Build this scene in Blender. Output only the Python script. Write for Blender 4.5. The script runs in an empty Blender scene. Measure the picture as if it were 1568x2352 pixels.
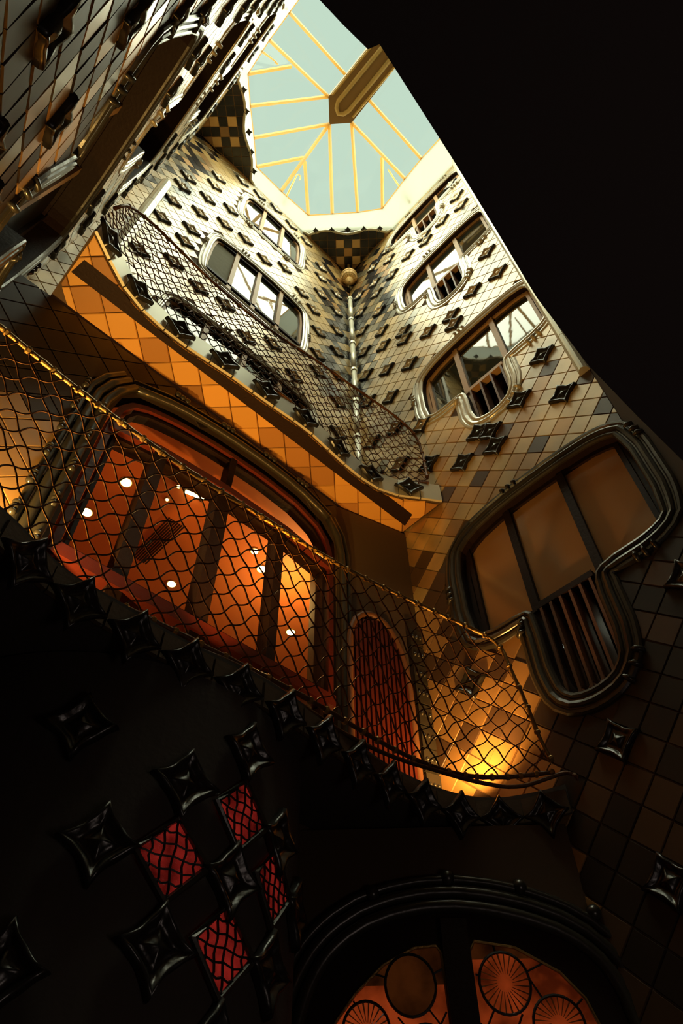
import bpy, math, random
import numpy as np
from mathutils import Vector, Matrix
from mathutils.geometry import delaunay_2d_cdt
random.seed(7)
SC = bpy.context.scene
COL = SC.collection
LIFT = 1.6            # the camera is held 1.6 m above the floor; everything is lifted at the end

# ------------------------------------------------------------------ camera
F_PX = 1552.4806
e1 = Vector((2566, 1874, F_PX)).normalized()
ez = Vector((-22, -1256, F_PX)).normalized()
e2 = ez.cross(e1)
cam_d = bpy.data.cameras.new('camera')
cam = bpy.data.objects.new('camera', cam_d); COL.objects.link(cam)
cam_d.sensor_fit = 'VERTICAL'; cam_d.sensor_height = 36.0
cam_d.lens = 36.0 * F_PX / 2352.0
cam_d.clip_start = 0.02
# columns = camera right, up, back in world axes
cr = Vector((e1.x, e2.x, ez.x)); cu = -Vector((e1.y, e2.y, ez.y)); cb = -Vector((e1.z, e2.z, ez.z))
cam.matrix_world = Matrix(((cr.x, cu.x, cb.x, 0), (cr.y, cu.y, cb.y, 0), (cr.z, cu.z, cb.z, LIFT), (0, 0, 0, 1)))
SC.camera = cam

# ------------------------------------------------------------------ sky, sun, exposure
SC.view_settings.view_transform = 'Standard'
SC.view_settings.look = 'None'
SC.view_settings.gamma = 1.0
SC.view_settings.use_curve_mapping = False
SC.view_settings.exposure = 0.0
w = bpy.data.worlds.new('overcast_sky'); SC.world = w; w.use_nodes = True
bg = w.node_tree.nodes['Background']
bg.inputs[0].default_value = (0.565, 0.745, 0.604, 1); bg.inputs[1].default_value = 1.0

def lamp(name, kind, loc, energy, color, size=0.1, rot=(0, 0, 0), **kw):
    d = bpy.data.lights.new(name, kind); d.energy = energy; d.color = color
    if kind == 'SUN': d.angle = size
    elif kind == 'AREA': d.size = size
    else: d.shadow_soft_size = size
    for k, v in kw.items(): setattr(d, k, v)
    o = bpy.data.objects.new(name, d); o.location = (loc[0], loc[1], loc[2] + LIFT); o.rotation_euler = rot
    COL.objects.link(o); return o
lamp('sun', 'SUN', (2, 2, 30), 23.0, (0.96, 1.0, 0.72), math.radians(150), rot=(math.radians(-6), math.radians(5), 0))
WARM = (1.0, 0.50, 0.12)
# an added fill, then lamps of the room behind the big red window and of the lower balcony
lamp('fill_lamp', 'POINT', (1.8, -1.1, -0.2), 18, (1.0, 0.80, 0.70), 0.5)  # added unseen fill behind the viewer, lifts the black areas
lamp('room_lamp', 'POINT', (3.85, 4.85, 5.75), 62, (1.0, 0.66, 0.20), 0.08)
lamp('room_lamp', 'POINT', (1.3, 5.6, 4.0), 30, (1.0, 0.34, 0.07), 0.15)
lamp('balcony_uplight', 'SPOT', (4.25, 3.0, 2.85), 120, WARM, 0.05, rot=(math.radians(180 - 6), math.radians(10), 0), spot_size=math.radians(150), spot_blend=0.8)
lamp('balcony_uplight', 'SPOT', (0.15, 3.5, 2.9), 360, (1.0, 0.60, 0.16), 0.05, rot=(math.radians(165), 0, 0), spot_size=math.radians(160), spot_blend=0.8)
lamp('soffit_spot', 'SPOT', (2.2, 3.25, 2.9), 210, (1.0, 0.43, 0.05), 0.05, rot=(math.radians(180), 0, 0), spot_size=math.radians(76), spot_blend=0.5)

# ------------------------------------------------------------------ materials
MATS = {}
def mat(name, base, rough=0.5, metal=0.0, spec=0.5, ior=1.45, var=0.0, hue=None, bump=0.0, bscale=8.0, emit=None, es=0.0, coat=0.0,
        grime=0.0, transl=0.0, enoise=0.0):
    m = bpy.data.materials.new(name); m.use_nodes = True
    nt = m.node_tree; N = nt.nodes; Lk = nt.links
    b = N['Principled BSDF']
    b.inputs['Roughness'].default_value = rough; b.inputs['Metallic'].default_value = metal
    b.inputs['IOR'].default_value = ior; b.inputs['Specular IOR Level'].default_value = spec
    b.inputs['Coat Weight'].default_value = coat; b.inputs['Coat Roughness'].default_value = 0.08
    b.inputs['Base Color'].default_value = (*base, 1)
    if var or grime:
        oi = N.new('ShaderNodeObjectInfo'); ge = N.new('ShaderNodeNewGeometry')
        ad = N.new('ShaderNodeMath'); ad.operation = 'ADD'; fr = N.new('ShaderNodeMath'); fr.operation = 'FRACT'
        Lk.new(oi.outputs['Random'], ad.inputs[0]); Lk.new(ge.outputs['Random Per Island'], ad.inputs[1]); Lk.new(ad.outputs[0], fr.inputs[0])
        ra = N.new('ShaderNodeValToRGB')
        c2 = hue if hue else tuple(c * (1 - var) for c in base)
        ra.color_ramp.elements[0].color = (*c2, 1); ra.color_ramp.elements[1].color = (*[min(1, c * (1 + var * 0.4)) for c in base], 1)
        Lk.new(fr.outputs[0], ra.inputs[0])
        out = ra.outputs[0]
        if grime:
            tc = N.new('ShaderNodeNewGeometry'); no = N.new('ShaderNodeTexNoise'); no.inputs['Scale'].default_value = 1.3; no.inputs['Detail'].default_value = 5
            Lk.new(tc.outputs['Position'], no.inputs['Vector'])
            rr = N.new('ShaderNodeValToRGB'); rr.color_ramp.elements[0].position = 0.38; rr.color_ramp.elements[1].position = 0.62
            rr.color_ramp.elements[0].color = (1 - grime,) * 3 + (1,); rr.color_ramp.elements[1].color = (1, 1, 1, 1)
            Lk.new(no.outputs[0], rr.inputs[0])
            mx = N.new('ShaderNodeMix'); mx.data_type = 'RGBA'; mx.blend_type = 'MULTIPLY'; mx.inputs[0].default_value = 1
            Lk.new(out, mx.inputs[6]); Lk.new(rr.outputs[0], mx.inputs[7]); out = mx.outputs[2]
        Lk.new(out, b.inputs['Base Color'])
    if bump:
        g2 = N.new('ShaderNodeNewGeometry'); n2 = N.new('ShaderNodeTexNoise'); n2.inputs['Scale'].default_value = bscale; n2.inputs['Detail'].default_value = 3
        Lk.new(g2.outputs['Position'], n2.inputs['Vector'])
        bp = N.new('ShaderNodeBump'); bp.inputs['Strength'].default_value = bump; bp.inputs['Distance'].default_value = 0.02
        Lk.new(n2.outputs[0], bp.inputs['Height']); Lk.new(bp.outputs[0], b.inputs['Normal'])
    if emit:
        b.inputs['Emission Color'].default_value = (*emit, 1); b.inputs['Emission Strength'].default_value = es
    if enoise:
        g3 = N.new('ShaderNodeNewGeometry'); n3 = N.new('ShaderNodeTexNoise'); n3.inputs['Scale'].default_value = enoise; n3.inputs['Detail'].default_value = 6
        Lk.new(g3.outputs['Position'], n3.inputs['Vector']); mr = N.new('ShaderNodeMapRange'); mr.inputs[1].default_value = .35; mr.inputs[2].default_value = .65; mr.inputs[3].default_value = es * .25; mr.inputs[4].default_value = es * 2.0
        Lk.new(n3.outputs[0], mr.inputs[0]); Lk.new(mr.outputs[0], b.inputs['Emission Strength'])
    if transl:
        tr = N.new('ShaderNodeBsdfTranslucent'); tr.inputs[0].default_value = (*base, 1)
        mi = N.new('ShaderNodeMixShader'); mi.inputs[0].default_value = transl
        Lk.new(b.outputs[0], mi.inputs[1]); Lk.new(tr.outputs[0], mi.inputs[2]); Lk.new(mi.outputs[0], N['Material Output'].inputs[0])
    MATS[name] = m; return m
mat('tile_pale', (0.80, 0.54, 0.20), 0.33, metal=0.15, spec=1.0, ior=1.85, var=0.20, bump=0.12, bscale=4, grime=0.45)
mat('tile_ochre', (0.62, 0.34, 0.11), 0.34, metal=0.3, spec=0.8, ior=1.7, var=0.3, bump=0.12, bscale=4, grime=0.3)
mat('tile_dark', (0.018, 0.018, 0.022), 0.25, ior=1.6, var=0.4, bump=0.1, bscale=4)
mat('tile_grey', (0.26, 0.22, 0.14), 0.28, metal=0.2, ior=1.8, var=0.3, bump=0.12, bscale=4)
mat('tile_gold', (0.95, 0.62, 0.25), 0.35, var=0.2)
mat('tile_umber', (0.035, 0.020, 0.011), 0.5, var=0.3, bump=0.1, bscale=4)
mat('tile_brown', (0.10, 0.052, 0.024), 0.45, ior=1.5, var=0.35, bump=0.1, bscale=4)
mat('grout', (0.10, 0.06, 0.03), 0.9)
mat('grout_gold', (0.50, 0.28, 0.10), 0.8)
mat('relief_glaze', (0.014, 0.013, 0.012), 0.30, ior=1.6, spec=0.6, bump=0.2, bscale=14)
mat('ceramic_dark', (0.035, 0.030, 0.022), 0.28, ior=1.6, spec=0.6, bump=0.15, bscale=10)
mat('ceramic_pale', (0.55, 0.50, 0.38), 0.25, metal=0.1, ior=1.7, spec=0.8, bump=0.15, bscale=10)
mat('timber_brown', (0.16, 0.065, 0.025), 0.5, bump=0.2, bscale=30)
mat('timber_pale', (0.55, 0.33, 0.16), 0.5, bump=0.2, bscale=30)
mat('timber_slat', (0.085, 0.012, 0.006), 0.4, bump=0.2, bscale=30)
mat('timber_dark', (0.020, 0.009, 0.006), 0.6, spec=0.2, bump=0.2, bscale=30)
mat('timber_red', (0.11, 0.016, 0.008), 0.35, bump=0.15, bscale=30)
mat('plaster_brown', (0.10, 0.06, 0.03), 0.85, bump=0.2, bscale=20)
mat('plaster_dark', (0.06, 0.048, 0.04), 0.95, bump=0.2, bscale=20)
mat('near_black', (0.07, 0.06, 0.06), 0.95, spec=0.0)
mat('plaster_white', (0.74, 0.80, 0.74), 0.8, transl=0.16)
mat('room_ceiling', (0.60, 0.17, 0.045), 0.6, bump=0.1)
mat('room_wall', (0.45, 0.20, 0.07), 0.7)
mat('glass_reflect', (0.03, 0.03, 0.02), 0.03, ior=1.6, bump=0.06, bscale=1.6)
mat('glass_dim', (0.015, 0.010, 0.008), 0.3, ior=1.3, spec=0.2)
mat('glass_warm_reflect', (0.42, 0.22, 0.09), 0.12, ior=1.7, bump=0.06, bscale=1.5)  # brown base paints the lit balcony reflected in these panes
mat('curtain_olive', (0.12, 0.11, 0.05), 0.8, bump=0.4, bscale=6)
mat('iron_rust', (0.13, 0.055, 0.022), 0.45, metal=0.3, bump=0.3, bscale=60)
mat('iron_brass', (0.40, 0.24, 0.07), 0.4, metal=0.6, bump=0.3, bscale=60)
mat('skylight_bar', (0.78, 0.56, 0.22), 0.5, transl=0.45)
mat('vent_gold', (0.58, 0.36, 0.09), 0.6, transl=0.25)
mat('vent_dark', (0.22, 0.12, 0.03), 0.7, transl=0.1)
mat('lamp_glow', (1, 0.8, 0.4), 0.5, emit=(1.0, 0.78, 0.30), es=14)
mat('red_glass', (0.25, 0.01, 0.005), 0.25, bump=0.6, bscale=50, emit=(0.9, 0.05, 0.035), es=0.10, enoise=7)
mat('amber_glass', (0.30, 0.05, 0.01), 0.12, bump=0.5, bscale=14, emit=(0.85, 0.11, 0.02), es=0.13, enoise=3.5)
mat('shaded_glass', (0.05, 0.02, 0.008), 0.10, bump=0.3, bscale=14, emit=(0.25, 0.06, 0.01), es=0.06, enoise=5)  # amber glass with the room's shadow put into its colour
mat('lead', (0.01, 0.01, 0.01), 0.5)
mat('white_render', (0.75, 0.72, 0.58), 0.35, metal=0.3)
def glass_mat(name, tint, gloss):
    m = bpy.data.materials.new(name); m.use_nodes = True; N = m.node_tree.nodes; Lk = m.node_tree.links
    N.remove(N['Principled BSDF'])
    t = N.new('ShaderNodeBsdfTransparent'); t.inputs[0].default_value = (*tint, 1)
    g = N.new('ShaderNodeBsdfGlossy'); g.inputs['Roughness'].default_value = 0.05
    mi = N.new('ShaderNodeMixShader'); mi.inputs[0].default_value = gloss
    Lk.new(t.outputs[0], mi.inputs[1]); Lk.new(g.outputs[0], mi.inputs[2]); Lk.new(mi.outputs[0], N['Material Output'].inputs[0])
    MATS[name] = m
glass_mat('clear_pane', (0.97, 0.97, 0.96), 0.02)
glass_mat('room_pane', (0.9, 0.85, 0.8), 0.04)

# ------------------------------------------------------------------ mesh helpers
def mk(name, V, Fc, m, parent=None, label=None, cat=None, group=None, kind=None, smooth=False, mats=None, mi=None):
    me = bpy.data.meshes.new(name)
    me.from_pydata([tuple(v) for v in V], [], Fc)
    for mm in (mats or [m]): me.materials.append(MATS[mm])
    if mi is not None: me.polygons.foreach_set('material_index', mi)
    if smooth: me.polygons.foreach_set('use_smooth', [True] * len(me.polygons))
    me.update()
    o = bpy.data.objects.new(name, me); COL.objects.link(o)
    if parent: o.parent = parent
    tag(o, label, cat, group, kind); return o
def tag(o, label=None, cat=None, group=None, kind=None):
    if label: o['label'] = label
    if cat: o['category'] = cat
    if group: o['group'] = group
    if kind: o['kind'] = kind
    return o
def empty(name, loc=(0, 0, 0), label=None, cat=None, group=None, kind=None):
    o = bpy.data.objects.new(name, None); o.location = loc; COL.objects.link(o)
    return tag(o, label, cat, group, kind)
def inst(name, me, mtx, parent=None):
    o = bpy.data.objects.new(name, me); COL.objects.link(o)
    if parent: o.parent = parent
    o.matrix_local = mtx; return o
class MB:
    def __init__(s): s.V = []; s.F = []; s.M = []
    def add(s, V, Fc, mi=0):
        n = len(s.V); s.V += [tuple(v) for v in V]; s.F += [tuple(i + n for i in f) for f in Fc]; s.M += [mi] * len(Fc)
    def build(s, name, m, parent=None, mats=None, **k):
        return mk(name, s.V, s.F, m, parent, mats=mats, mi=s.M if mats else None, **k)
def tube(pts, r, n=6, closed=False):
    P = [Vector(p) for p in pts]; V = []; Fc = []; up = Vector((0.13, 0.31, 0.94))
    rr = r if hasattr(r, '__len__') else [r] * len(P)
    for i, p in enumerate(P):
        a = P[i - 1] if (i or closed) else P[0]; b = P[(i + 1) % len(P)] if (i < len(P) - 1 or closed) else P[-1]
        t = (b - a); t = t.normalized() if t.length > 1e-9 else Vector((1, 0, 0))
        s = t.cross(up)
        if s.length < 0.05: s = t.cross(Vector((1, 0, 0)))
        s.normalize(); q = s.cross(t)
        for k in range(n):
            c = 2 * math.pi * k / n; V.append(p + (s * math.cos(c) + q * math.sin(c)) * rr[i])
    m = len(P)
    for i in range(m if closed else m - 1):
        j = (i + 1) % m
        for k in range(n): Fc.append((i * n + k, i * n + (k + 1) % n, j * n + (k + 1) % n, j * n + k))
    if not closed: Fc += [tuple(range(n))[::-1], tuple(range((m - 1) * n, m * n))]
    return V, Fc
class Frame:
    """A wall: o + u*U + v*V + d*N, N points into the light well."""
    def __init__(s, o, U, V, N): s.o, s.U, s.V, s.N = Vector(o), Vector(U), Vector(V), Vector(N)
    def __call__(s, u, v, d=0): return s.o + s.U * u + s.V * v + s.N * d
    def mtx(s, u, v, d=0):
        M = Matrix.Identity(4)
        for i, a in enumerate((s.U, s.V, s.N)):
            for r in range(3): M[r][i] = a[r]
        p = s(u, v, d)
        for r in range(3): M[r][3] = p[r]
        return M
FL = Frame((0, 4.3, 0), (1, 0, 0), (0, 0, 1), (0, -1, 0))           # upper left wall
FR = Frame((4.6, 0, 0), (0, 1, 0), (0, 0, 1), (-1, 0, 0))           # right wall
FN = Frame((-0.9, 0, 0), (0, 1, 0), (0.04, 0, 1), (1, 0, 0))        # near wall at the far left
FB = Frame((0, 3.8, 0), (1, 0, 0), (0, 0, 1), (0, -1, 0))           # wall behind the lower balcony
s2 = math.sqrt(0.5)
FD = Frame((3.5, 3.5, 0), (s2, -s2, 0), (0, 0, 1), (-s2, -s2, 0))   # bottom door wall across the corner
_u = Vector((0.98, -0.27, 0)).normalized()
FA = Frame((3.62, 3.8, 0), _u, (0, 0, 1), (_u.y, -_u.x, 0))         # wall with the arched door
def inpoly(x, y, P):
    c = False; j = len(P) - 1
    for i in range(len(P)):
        if (P[i][1] > y) != (P[j][1] > y) and x < (P[j][0] - P[i][0]) * (y - P[i][1]) / (P[j][1] - P[i][1]) + P[i][0]: c = not c
        j = i
    return c
def area(P): return 0.5 * sum(P[i - 1][0] * P[i][1] - P[i][0] * P[i - 1][1] for i in range(len(P)))
def ccw(P): return P if area(P) > 0 else P[::-1]
def cdt(outer, holes=()):
    V = []; E = []
    for lp in [outer, *holes]:
        n = len(V); V += [Vector(p) for p in lp]; E += [(n + i, n + (i + 1) % len(lp)) for i in range(len(lp))]
    v, _, f, *_r = delaunay_2d_cdt(V, E, [], 0, 1e-6)
    out = []
    for t in f:
        cx = sum(v[i].x for i in t) / len(t); cy = sum(v[i].y for i in t) / len(t)
        if inpoly(cx, cy, outer) and not any(inpoly(cx, cy, h) for h in holes): out.append(tuple(t))
    return [(p.x, p.y) for p in v], out
def sheet(fr, outer, holes, d):
    v, f = cdt(outer, holes)
    return [fr(a, b, d) for a, b in v], f
def prism(fr, P, d0, d1):
    P = ccw(P); n = len(P)
    v, f = cdt(P)
    m = len(v)
    V = [fr(a, b, d1) for a, b in v] + [fr(a, b, d0) for a, b in v]
    Fc = list(f) + [tuple(i + m for i in t)[::-1] for t in f]
    b0 = len(V); V += [fr(a, b, d1) for a, b in P] + [fr(a, b, d0) for a, b in P]
    for i in range(n):
        j = (i + 1) % n; Fc.append((b0 + i, b0 + n + i, b0 + n + j, b0 + j))
    return V, Fc
def rect(u0, u1, v0, v1): return [(u0, v0), (u1, v0), (u1, v1), (u0, v1)]
def clip(P, a, b, c):         # keep a*x+b*y<=c
    o = []
    for i in range(len(P)):
        p, q = P[i - 1], P[i]; dp = a * p[0] + b * p[1] - c; dq = a * q[0] + b * q[1] - c
        if (dp <= 0) != (dq <= 0):
            t = dp / (dp - dq); o.append((p[0] + (q[0] - p[0]) * t, p[1] + (q[1] - p[1]) * t))
        if dq <= 0: o.append(q)
    return o
def chaikin(P, k=1, closed=True):
    for _ in range(k):
        o = []
        n = len(P)
        for i in range(n if closed else n - 1):
            a, b = P[i], P[(i + 1) % n]
            o.append(tuple(x * .75 + y * .25 for x, y in zip(a, b))); o.append(tuple(x * .25 + y * .75 for x, y in zip(a, b)))
        if not closed: o = [P[0]] + o + [P[-1]]
        P = o
    return P
def resample(P, n, closed=True):
    Q = list(P) + ([P[0]] if closed else [])
    A = np.array(Q, float); s = np.r_[0, np.cumsum(np.linalg.norm(np.diff(A, axis=0), axis=1))]
    t = np.linspace(0, s[-1], n + 1)[:n] if closed else np.linspace(0, s[-1], n)
    return [tuple(float(np.interp(x, s, A[:, k])) for k in range(A.shape[1])) for x in t]
def offset(P, w):
    P = ccw(P); n = len(P); o = []
    for i in range(n):
        a = Vector(P[i - 1]); b = Vector(P[(i + 1) % n]); t = (b - a).normalized()
        o.append((P[i][0] + t.y * w, P[i][1] - t.x * w))
    return o

# ------------------------------------------------------------------ diamond tiles
G = 0.165     # half diagonal of a wall tile
def tile_poly(P, inset=0.007):
    cx = sum(p[0] for p in P) / len(P); cy = sum(p[1] for p in P) / len(P)
    o = []
    for x, y in P:
        d = math.hypot(x - cx, y - cy) or 1; k = max(0.2, 1 - inset * 1.4 / d); o.append((cx + (x - cx) * k, cy + (y - cy) * k))
    return o
def tile_geo(fr, P, tilt=0.0):
    P = ccw(P); A = tile_poly(P, 0.003); B = tile_poly(P, 0.009); n = len(P)
    cx = sum(p[0] for p in P) / n
    V = [fr(x, y, 0.001) for x, y in A] + [fr(x, y, 0.012 + tilt * (x - cx)) for x, y in B]
    return V, [tuple(range(n, 2 * n))] + [(i, (i + 1) % n, n + (i + 1) % n, n + i) for i in range(n)]
UNIT = Frame((0, 0, 0), (1, 0, 0), (0, 1, 0), (0, 0, 1))
def full_tile_mesh(g, m):
    V, Fc = tile_geo(UNIT, [(g, 0), (0, g), (-g, 0), (0, -g)])
    me = bpy.data.meshes.new('tile'); me.from_pydata([tuple(v) for v in V], [], Fc); me.materials.append(MATS[m]); return me
TILE_KINDS = ['tile_pale', 'tile_ochre', 'tile_dark', 'tile_grey', 'tile_brown', 'tile_gold', 'tile_umber']
TM = {}
def tile_wall(fr, parent, bounds, holes, relief, colour, near, g=G, limit=290, u0=0.0, v0=0.0):
    """Lay diamond tiles; the ones nearest the viewer are objects of their own, the rest one joined part."""
    ua, ub, va, vb = bounds
    cells = []
    for i in range(int((ua - u0) / g) - 2, int((ub - u0) / g) + 3):
        for j in range(int((va - v0) / g) - 2, int((vb - v0) / g) + 3):
            if (i + j) % 2: continue
            u, v = u0 + i * g, v0 + j * g
            if not (ua - g < u < ub + g and va - g < v < vb + g): continue
            if any(inpoly(u, v, h) for h in holes): continue
            P = [(u + g, v), (u, v + g), (u - g, v), (u, v - g)]; full = True
            if u + g > ub + 1e-6: P = clip(P, 1, 0, ub); full = False
            if u - g < ua - 1e-6: P = clip(P, -1, 0, -ua); full = False
            if v + g > vb + 1e-6: P = clip(P, 0, 1, vb); full = False
            if v - g < va - 1e-6: P = clip(P, 0, -1, -va); full = False
            if len(P) < 3 or abs(area(P)) < 0.0015: continue
            cells.append((u, v, P, full))
    cells.sort(key=lambda c: near(c[0], c[1]))
    rest = MB(); k = 0
    for u, v, P, full in cells:
        c = colour(u, v)
        if full and k < limit:
            if (g, c) not in TM: TM[(g, c)] = full_tile_mesh(g, c)
            M = fr.mtx(u, v, 0) @ Matrix.Rotation(random.uniform(-.010, .010), 4, 'X') @ Matrix.Rotation(random.uniform(-.010, .010), 4, 'Y')
            inst('tile', TM[(g, c)], M, parent); k += 1
        else:
            V, Fc = tile_geo(fr, P, random.uniform(-.012, .012)); rest.add(V, Fc, TILE_KINDS.index(c))
    if rest.V: rest.build('tiles', None, parent, mats=TILE_KINDS, kind='stuff')
    for u, v in relief: inst('relief_tile', RELIEF_LIT if v > 8 and fr is not FN else RELIEF, fr.mtx(u, v, 0.0), parent)
def relief_mesh(pale):
    n = 32; prof = [(1.0, 0.0), (0.99, .030), (.93, .050), (.80, .045), (.66, .024), (.48, .020), (.34, .034), (.16, .048)]
    V = []; Fc = []
    for f, z in prof:
        for k in range(n):
            a = 2 * math.pi * k / n
            c, s = abs(math.cos(a)), abs(math.sin(a))
            r = 0.19 / (c ** 0.78 + s ** 0.78) ** (1 / 0.78)   # diamond with hollowed sides
            wob = 1 + 0.03 * math.sin(5 * a + f * 4)
            V.append((r * f * math.cos(a) * wob, r * f * math.sin(a) * wob, z + 0.012 * max(c, s) ** 6 * (f > .6)))
    for i in range(len(prof) - 1):
        for k in range(n): Fc.append((i * n + k, i * n + (k + 1) % n, (i + 1) * n + (k + 1) % n, (i + 1) * n + k))
    V.append((0, 0, .052)); L = (len(prof) - 1) * n
    for k in range(n): Fc.append((L + k, L + (k + 1) % n, len(V) - 1))
    me = bpy.data.meshes.new('relief_tile'); me.from_pydata(V, [], Fc); me.materials.append(MATS['relief_glaze']); me.materials.append(MATS['tile_pale'])
    me.polygons.foreach_set('material_index', [1 if pale and 3 * n <= i else 0 for i in range(len(me.polygons))])
    me.polygons.foreach_set('use_smooth', [True] * len(me.polygons)); return me
RELIEF = relief_mesh(False); RELIEF_LIT = relief_mesh(True)  # dark rims paint shading; the pale-centred copy is for lit upper walls
def snap(u, v, g=G):
    i = round(u / g); j = round(v / g)
    if (i + j) % 2:
        j = j + (1 if v / g > j else -1)
    return (i * g, j * g)

# ------------------------------------------------------------------ windows
def surround(fr, inner, wdt, parent, scale=0.42, seg=9, reveal=0.28, n=108, cer='ceramic_pale', rnd=1):
    """Moulded ceramic frame in blocks round an opening, with beaded lugs."""
    P = ccw(resample(chaikin(inner, rnd), n)); P = resample(P, n)
    V = []
    for p in P: V += [fr(p[0], p[1], 0.0), fr(p[0], p[1], -reveal)]
    mk('reveal', V, [(2 * i, 2 * i + 1, (2 * i + 3) % (2 * n), (2 * i + 2) % (2 * n)) for i in range(n)], 'timber_dark', parent)
    prof = [(0, .0), (0.0, .05), (.06, .09), (.16, .105), (.24, .085), (.28, .055), (.34, .055), (.40, .10), (.52, .125), (.62, .10), (.66, .06),
            (.72, .06), (.78, .095), (.90, .095), (.98, .06), (1.0, 0.0)]
    O = offset(P, 1.0); N = [(o[0] - p[0], o[1] - p[1]) for o, p in zip(O, P)]
    for _ in range(3): N = [tuple((N[i - 1][k] + 2 * N[i][k] + N[(i + 1) % n][k]) / 4 for k in (0, 1)) for i in range(n)]
    for s in range(0, n, seg):
        V = []; Fc = []; idx = [(s + i) % n for i in range(seg + 1)]
        for a, i in enumerate(idx):
            pinch = 0.985 if a in (0, seg) else 1.0
            for t, d in prof:
                V.append(fr(P[i][0] + N[i][0] * wdt * t, P[i][1] + N[i][1] * wdt * t, d * scale * pinch if d > 0 else d))
        m = len(prof)
        for a in range(seg):
            for b in range(m - 1): Fc.append((a * m + b, a * m + b + 1, (a + 1) * m + b + 1, (a + 1) * m + b))
        Fc += [tuple(range(m)), tuple(range(seg * m, seg * m + m))[::-1]]
        mk('surround_block', V, Fc, cer, parent, smooth=False)
    for s in range(0, n, seg * 2):
        i = (s + seg // 2) % n; lug = MB()
        for q in (-1, 0, 1):
            j = (i + q * 1) % n
            c = fr(P[j][0] + N[j][0] * wdt * .96, P[j][1] + N[j][1] * wdt * 1.0, .03)
            c2 = fr(P[j][0] + N[j][0] * wdt * .60, P[j][1] + N[j][1] * wdt * .66, .055)
            V, Fc = tube([c2, c2.lerp(c, .5) + fr.N * .02, c, c - fr.N * .06], [.012, .024, .026, .016], 7); lug.add(V, Fc)
        lug.build('lug', cer, parent, smooth=True)
    return P
def bar(fr, P, wd, d0, d1):
    """flat timber between points P (u,v) with width wd"""
    V = []; Fc = []
    for i, (u, v) in enumerate(P):
        a = Vector(P[max(0, i - 1)]); b = Vector(P[min(len(P) - 1, i + 1)]); t = (b - a).normalized() * wd / 2
        for (x, y) in ((u - t.y, v + t.x), (u + t.y, v - t.x)):
            V += [fr(x, y, d0), fr(x, y, d1)]
    for i in range(len(P) - 1):
        a, b = 4 * i, 4 * i + 4
        Fc += [(a + 1, a + 3, b + 3, b + 1), (a, b, b + 2, a + 2), (a, a + 1, b + 1, b), (a + 2, b + 2, b + 3, a + 3)]
    n = 4 * (len(P) - 1); Fc += [(0, 2, 3, 1), (n, n + 1, n + 3, n + 2)]
    return V, Fc
def ring_bar(fr, P, wd, d0, d1):
    P = ccw(P); Q = offset(P, -wd); n = len(P); V = []
    for p, q in zip(P, Q): V += [fr(*p, d0), fr(*p, d1), fr(*q, d1), fr(*q, d0)]
    Fc = []
    for i in range(n):
        a, b = 4 * i, 4 * ((i + 1) % n)
        for k in range(4): Fc.append((a + k, a + (k + 1) % 4, b + (k + 1) % 4, b + k))
    return V, Fc
WN = [0]
def win_root(label):
    WN[0] += 1
    return empty('window_%d' % WN[0], (0, 0, 0), label, None, None, 'structure')
def inner_T(S, T, B, u=(.70, 1.52, 2.14, 2.84)):
    a, b, c, d = u
    return [(a, S + .15), (a + .14, S + .02), (b - .12, S), (b, S - .13), (b, B + .22), (b + .13, B + .02), (c - .15, B), (c, B + .16), (c, S - .1), (c + .08, S),
            (d - .15, S), (d, S + .13), (d, T - .28), (d - .2, T - .08), (c, T + .02), (b - .1, T + .03), (a + .2, T - .02), (a, T - .16)]
def T_window(fr, S, T, B, label, u=(.70, 1.52, 2.14, 2.84), frame='timber_pale', pane='glass_reflect', boxes=3, wdt=.22, dep=.11, cer='ceramic_pale', mul=None, slat='timber_brown', mull=None, seg=9):
    r = win_root(label); P = inner_T(S, T, B, u); a, b, c, d = u
    PS = surround(fr, P, wdt, r, seg=seg, cer=cer, scale=.28 if cer == 'ceramic_pale' else .42)
    V, Fc = ring_bar(fr, PS, .055, -dep - .05, -dep + .03); mk('window_frame', V, Fc, frame, r)
    ms = mull or (b - .06, c + .02)
    for x in ms:
        V, Fc = bar(fr, [(x, S - .02), (x, T + .0)], .085, -dep - .04, -dep + .05); mk('mullion', V, Fc, mul or frame, r)
    for x in (a + .09, d - .1):
        V, Fc = bar(fr, [(x, S + .03), (x, T - .12)], .05, -dep - .035, -dep + .04); mk('sash_stile', V, Fc, frame, r)
    V, Fc = bar(fr, [(b + .0, S + .02), (c + .0, S + .02)], .07, -dep - .04, -dep + .06); mk('transom', V, Fc, frame, r)
    xs = [a + .03, *ms, d - .03]
    up = [p for p in P]
    for i in range(3):
        Q = clip(clip(clip(PS, -1, 0, -xs[i]), 1, 0, xs[i + 1]), 0, -1, -(S + .0))
        V, Fc = sheet(fr, ccw(Q), [], -dep - .002 * i); mk('pane', V, Fc, pane, r)
    # ventilation box below the sash
    V, Fc = prism(fr, rect(b, c, B, S), -.5, -.45); mk('vent_panel', V, Fc, 'timber_dark', r)
    nb = boxes
    for i in range(nb + 1):
        x = b + .04 + (c - b - .08) * i / nb
        V, Fc = bar(fr, [(x, B + .03), (x, S - .02)], .028, -dep - .12, -dep + .06); mk('slat', V, Fc, slat, r)
    for i in range(nb):
        x = b + .04 + (c - b - .08) * (i + .5) / nb
        V, Fc = bar(fr, [(x - .07, B + .12), (x, B + .05), (x + .07, B + .12)], .02, -dep - .10, -dep + .05); mk('slat_foot', V, Fc, slat, r)
    # plain dark reveal at the back
    V, Fc = prism(fr, offset(PS, .03), -.62, -.56); mk('back_panel', V, Fc, 'timber_dark', r)
    return r, offset(PS, wdt * .8), offset(PS, .02)

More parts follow.
